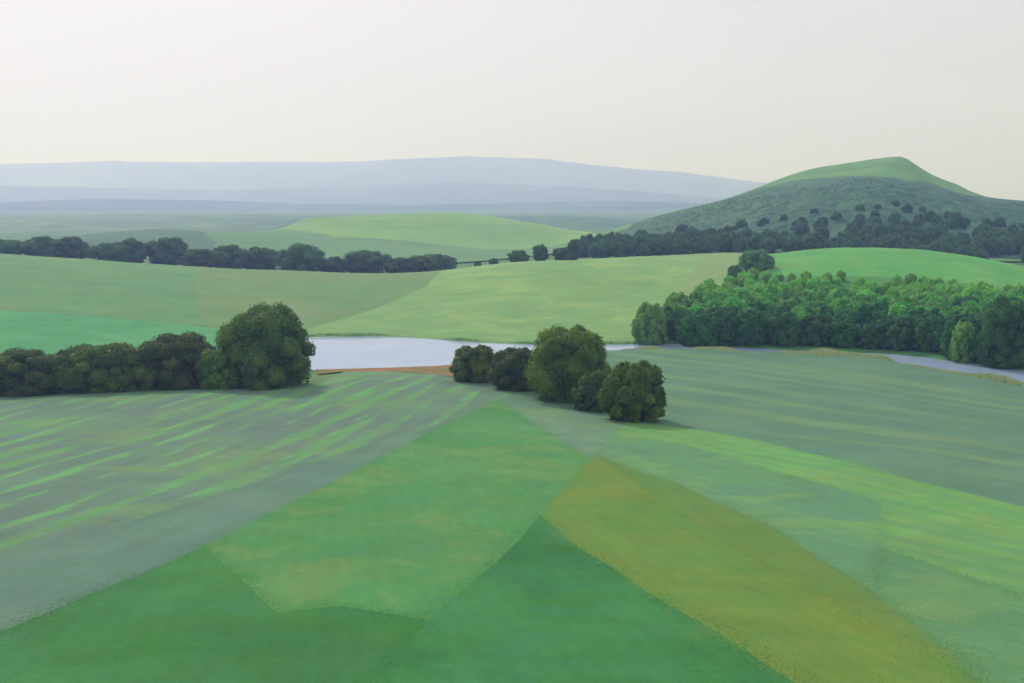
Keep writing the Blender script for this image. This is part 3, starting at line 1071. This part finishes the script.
# ------------------------------------------------------------------ river side plants and field growth
t = NT('reed')
v = t.coords()
t.link(t.mix(t.ramp(t.noise(v, .4, 3, .6), .35, .65), srgb(138, 148, 100), srgb(114, 142, 88)), t.b.inputs['Base Color'])
t.b.inputs['Roughness'].default_value = .9
REED = t.m


def blades(P, h, w, lean, r):
    """Leaning blades, bent over by the wind."""
    n = len(P)
    a = r.normal(0, .6, n)
    e = np.stack([np.sin(a), np.cos(a), 0 * a], -1)
    d = np.stack([np.cos(a), -np.sin(a), 0 * a], -1)
    tip = P + e * (h * lean * r.uniform(.6, 1.4, n))[:, None]
    tip[:, 2] += h
    V = np.stack([P - d * w[:, None], P + d * w[:, None], tip], 1).reshape(-1, 3)
    N = np.stack([r.normal(0, .15, n), r.normal(0, .15, n), np.ones(n)], -1)
    N /= np.linalg.norm(N, axis=1)[:, None]
    return V, np.arange(n * 3).reshape(n, 3), np.repeat(N, 3, 0)


r = np.random.default_rng(9)
P = []
HB = []
for lo, hi, line, sgn, n, spread, hh in ((676, 748, near_w, -1, 2600, 5.0, 1.3), (770, 896, near_w, -1, 5200, 5.0, 1.5), (900, 1070, near_w, -1, 6000, 6.0, 1.25),
                                         (608, 690, near_w, -1, 1500, 2.0, .8)):
    seg = np.array([q for q in line if lo <= 512 + q[0] / q[1] * F <= hi])
    f = np.clip(r.beta(1.5, 1.5, n), 0, .999) * (len(seg) - 1)
    k = f.astype(int); f = (f - k)[:, None]
    q = seg[k] * (1 - f) + seg[k + 1] * f
    clump = .6 + .4 * np.sin(q[:, 0] * .55 + 1.3 * np.sin(q[:, 0] * .21 + lo))
    keep = r.uniform(0, 1, n) < .25 + .75 * clump
    q[:, 1] += sgn * np.abs(r.normal(0, spread * .5, n)) * (.4 + .6 * clump) - .2
    P.append(q[keep]); HB.append((hh * np.sin(np.pi * (k + f[:, 0]) / (len(seg) - 1)) ** .7 * (.35 + .75 * clump) * r.uniform(.6, 1.2, n))[keep])
HB = np.concatenate(HB)
P = np.vstack(P)
P3 = np.column_stack([P, zf(P[:, 0], P[:, 1]) - .05])
V, Fc, NN = blades(P3, HB, r.uniform(.06, .16, len(P)), .35, r)
o = soft(mesh_obj('reeds', V, Fc, REED), NN)
tag(o, 'tan reeds growing along the near bank of the narrow river', kind='stuff')

t = NT('bank_grass')
v = t.coords()
t.link(t.mix(t.ramp(t.noise(v, .3, 3, .6), .35, .65), srgb(66, 110, 62), srgb(104, 146, 80)), t.b.inputs['Base Color'])
t.b.inputs['Roughness'].default_value = .9
seg = np.array([q for q in far_w if -40 <= 512 + q[0] / q[1] * F <= 660])
n = 5200
f = r.uniform(0, .999, n) * (len(seg) - 1)
k = f.astype(int); f = (f - k)[:, None]
q = seg[k] * (1 - f) + seg[k + 1] * f
cl = np.clip(np.sin(q[:, 0] * .23 + 2 * np.sin(q[:, 0] * .07)) * .7 + .35, 0, 1)
q[:, 1] += np.abs(r.normal(0, .9, n)) + .2
keep = r.uniform(0, 1, n) < cl
q, cl = q[keep], cl[keep]
V, Fc, NN = blades(np.column_stack([q, zf(q[:, 0], q[:, 1]) - .05]), cl * r.uniform(.3, 1.0, len(q)), r.uniform(.08, .2, len(q)), .4, r)
o = soft(mesh_obj('bank_grass', V, Fc, t.m), NN)
tag(o, 'rank dark grass along the far edge of the river', kind='stuff')

# crop plants: short blades over the near fields, each in its field's own colours
Ns = []; mats = []; Vs = []; Fs = []; Mi = []; base = 0
near_names = ('olive_field', 'stubble_field', 'fallow_field', 'clover_field', 'wheat_field', 'lucerne_field', 'mustard_field', 'oat_field', 'barley_field', 'rye_field', 'grass_field', 'mown_field')
for o_, ring, m in FIELDS:
    if o_.name.split('.')[0] not in near_names:
        continue
    n = 22000
    px = r.uniform(-10, 1034, n); py = r.uniform(352, 690, n)
    pol = np.array([px_of(q[0], q[1], float(zq)) for q, zq in zip(ring, zf(ring[:, 0], ring[:, 1]))])
    ins = inside(pol, px, py)
    px, py = px[ins], py[ins]
    if len(px) == 0:
        continue
    # a plane fitted through each point's own distance: refine along the line of sight
    a_, c_ = ray(px, py)
    Y = np.full(len(px), 120.0)
    lo_, hi_ = np.full(len(px), 35.0), np.full(len(px), 320.0)
    for _ in range(16):
        Y = (lo_ + hi_) / 2
        above = H + c_ * Y > zf(a_ * Y, Y)
        lo_ = np.where(above, Y, lo_); hi_ = np.where(above, hi_, Y)
    X = a_ * Y
    ok = inside(ring, X, Y)
    X, Y = X[ok], Y[ok]
    kk = r.integers(0, len(ring), 6500)
    fr = r.uniform(0, 1, 6500)[:, None]
    bp = ring[kk] * (1 - fr) + ring[(kk + 1) % len(ring)] * fr
    bp = bp[(bp[:, 1] > 40) & (bp[:, 1] < 250)]
    sprd = {'olive_field': 1.1, 'wheat_field': .8, 'clover_field': .6, 'lucerne_field': .8, 'fallow_field': .9}.get(o_.name.split('.')[0], .45)
    X = np.concatenate([X, bp[:, 0] + r.normal(0, sprd, len(bp))]); Y = np.concatenate([Y, bp[:, 1] + r.normal(0, sprd, len(bp))])
    X = X + r.normal(0, .12, len(X)); Y = Y + r.normal(0, .12, len(Y))
    P3 = np.column_stack([X, Y, zf(X, Y) - .03])
    n = len(P3)
    V, Fc, NN = blades(P3, r.uniform(.03, .09, n), r.uniform(.03, .08, n), 2.2, r)
    Ns.append(NN)
    mats.append(m); Vs.append(V); Fs.append(Fc + base); Mi.append(np.full(len(Fc), len(mats) - 1)); base += len(V)
o = mesh_obj('grass', np.vstack(Vs), np.vstack(Fs), mats, mat_idx=np.concatenate(Mi))
soft(o, np.vstack(Ns))
tag(o, 'short crop and grass blades growing over the near fields', kind='stuff')

# ------------------------------------------------------------------ air
hv = NT('haze_air')
hv.n.remove(hv.b)
pv = hv.add('ShaderNodeVolumePrincipled')
pv.inputs['Color'].default_value = (.35, .435, 1.0, 1)
pv.inputs['Absorption Color'].default_value = (1, 1, 1, 1)
pv.inputs['Density'].default_value = 2.9e-4
pv.inputs['Anisotropy'].default_value = .5
hv.link(pv.outputs[0], hv.out.inputs['Volume'])
x0, x1, y0, y1, z0, z1_ = -20500, 20500, -400, 16500, -14, 520
V = [(x, y, z) for z in (z0, z1_) for y in (y0, y1) for x in (x0, x1)]
Fc = [(0, 2, 3, 1), (4, 5, 7, 6), (0, 1, 5, 4), (2, 6, 7, 3), (0, 4, 6, 2), (1, 3, 7, 5)]
ho = mesh_obj('haze', V, Fc, hv.m, smooth=False)
tag(ho, 'pale blue summer haze filling the valley', kind='stuff')

# ------------------------------------------------------------------ light
SUN_EL, SUN_AZ = R(42), R(-28)        # azimuth from +Y towards +X
sd = Vector((math.sin(SUN_AZ) * math.cos(SUN_EL), math.cos(SUN_AZ) * math.cos(SUN_EL), math.sin(SUN_EL)))
sun = bpy.data.lights.new('sun', 'SUN')
sun.energy = 2.0
sun.angle = R(7)
sun.color = (1.0, .95, .87)
so = bpy.data.objects.new('sun', sun)
COL.objects.link(so)
so.rotation_euler = (-sd).to_track_quat('-Z', 'Y').to_euler()
so.location = (0, 0, 300)

w = bpy.data.worlds.new('World')
sc.world = w
w.use_nodes = True
nt = w.node_tree
bg = nt.nodes['Background']
sky = nt.nodes.new('ShaderNodeTexSky')
sky.sky_type = 'NISHITA'
sky.sun_disc = False
sky.sun_elevation = SUN_EL
sky.sun_rotation = SUN_AZ
sky.air_density = 1.0
sky.dust_density = 6.0
sky.ozone_density = 1.0
mx = nt.nodes.new('ShaderNodeMix')      # thin high cloud veils the blue
mx.data_type = 'RGBA'
mx.inputs[0].default_value = .88
mx.inputs[7].default_value = (8.35, 8.0, 8.35, 1)
tcw = nt.nodes.new('ShaderNodeTexCoord')
mpw = nt.nodes.new('ShaderNodeMapping'); mpw.inputs['Scale'].default_value = (1.2, 1.2, 5.5)
nzw = nt.nodes.new('ShaderNodeTexNoise'); nzw.inputs['Scale'].default_value = 2.3; nzw.inputs['Detail'].default_value = 6; nzw.inputs['Roughness'].default_value = .55
nzw.inputs['Distortion'].default_value = .5
rgw = nt.nodes.new('ShaderNodeMapRange'); rgw.inputs['From Min'].default_value = .3; rgw.inputs['From Max'].default_value = .7
rgw.inputs['To Min'].default_value = .80; rgw.inputs['To Max'].default_value = .94
nt.links.new(tcw.outputs['Generated'], mpw.inputs['Vector']); nt.links.new(mpw.outputs['Vector'], nzw.inputs['Vector'])
nt.links.new(nzw.outputs['Fac'], rgw.inputs['Value']); nt.links.new(rgw.outputs['Result'], mx.inputs[0])
nt.links.new(sky.outputs[0], mx.inputs[6])
nt.links.new(mx.outputs[2], bg.inputs['Color'])
bg.inputs['Strength'].default_value = .1

vs_ = sc.view_settings
vs_.view_transform = 'Standard'
vs_.look = 'None'
vs_.exposure = 0.0
vs_.gamma = 1.0
vs_.use_curve_mapping = False
cy = sc.cycles
cy.max_bounces = 6
cy.diffuse_bounces = 2
cy.glossy_bounces = 2
cy.transmission_bounces = 3
cy.transparent_max_bounces = 8
cy.volume_bounces = 4
cy.use_denoising = True
cy.use_adaptive_sampling = False
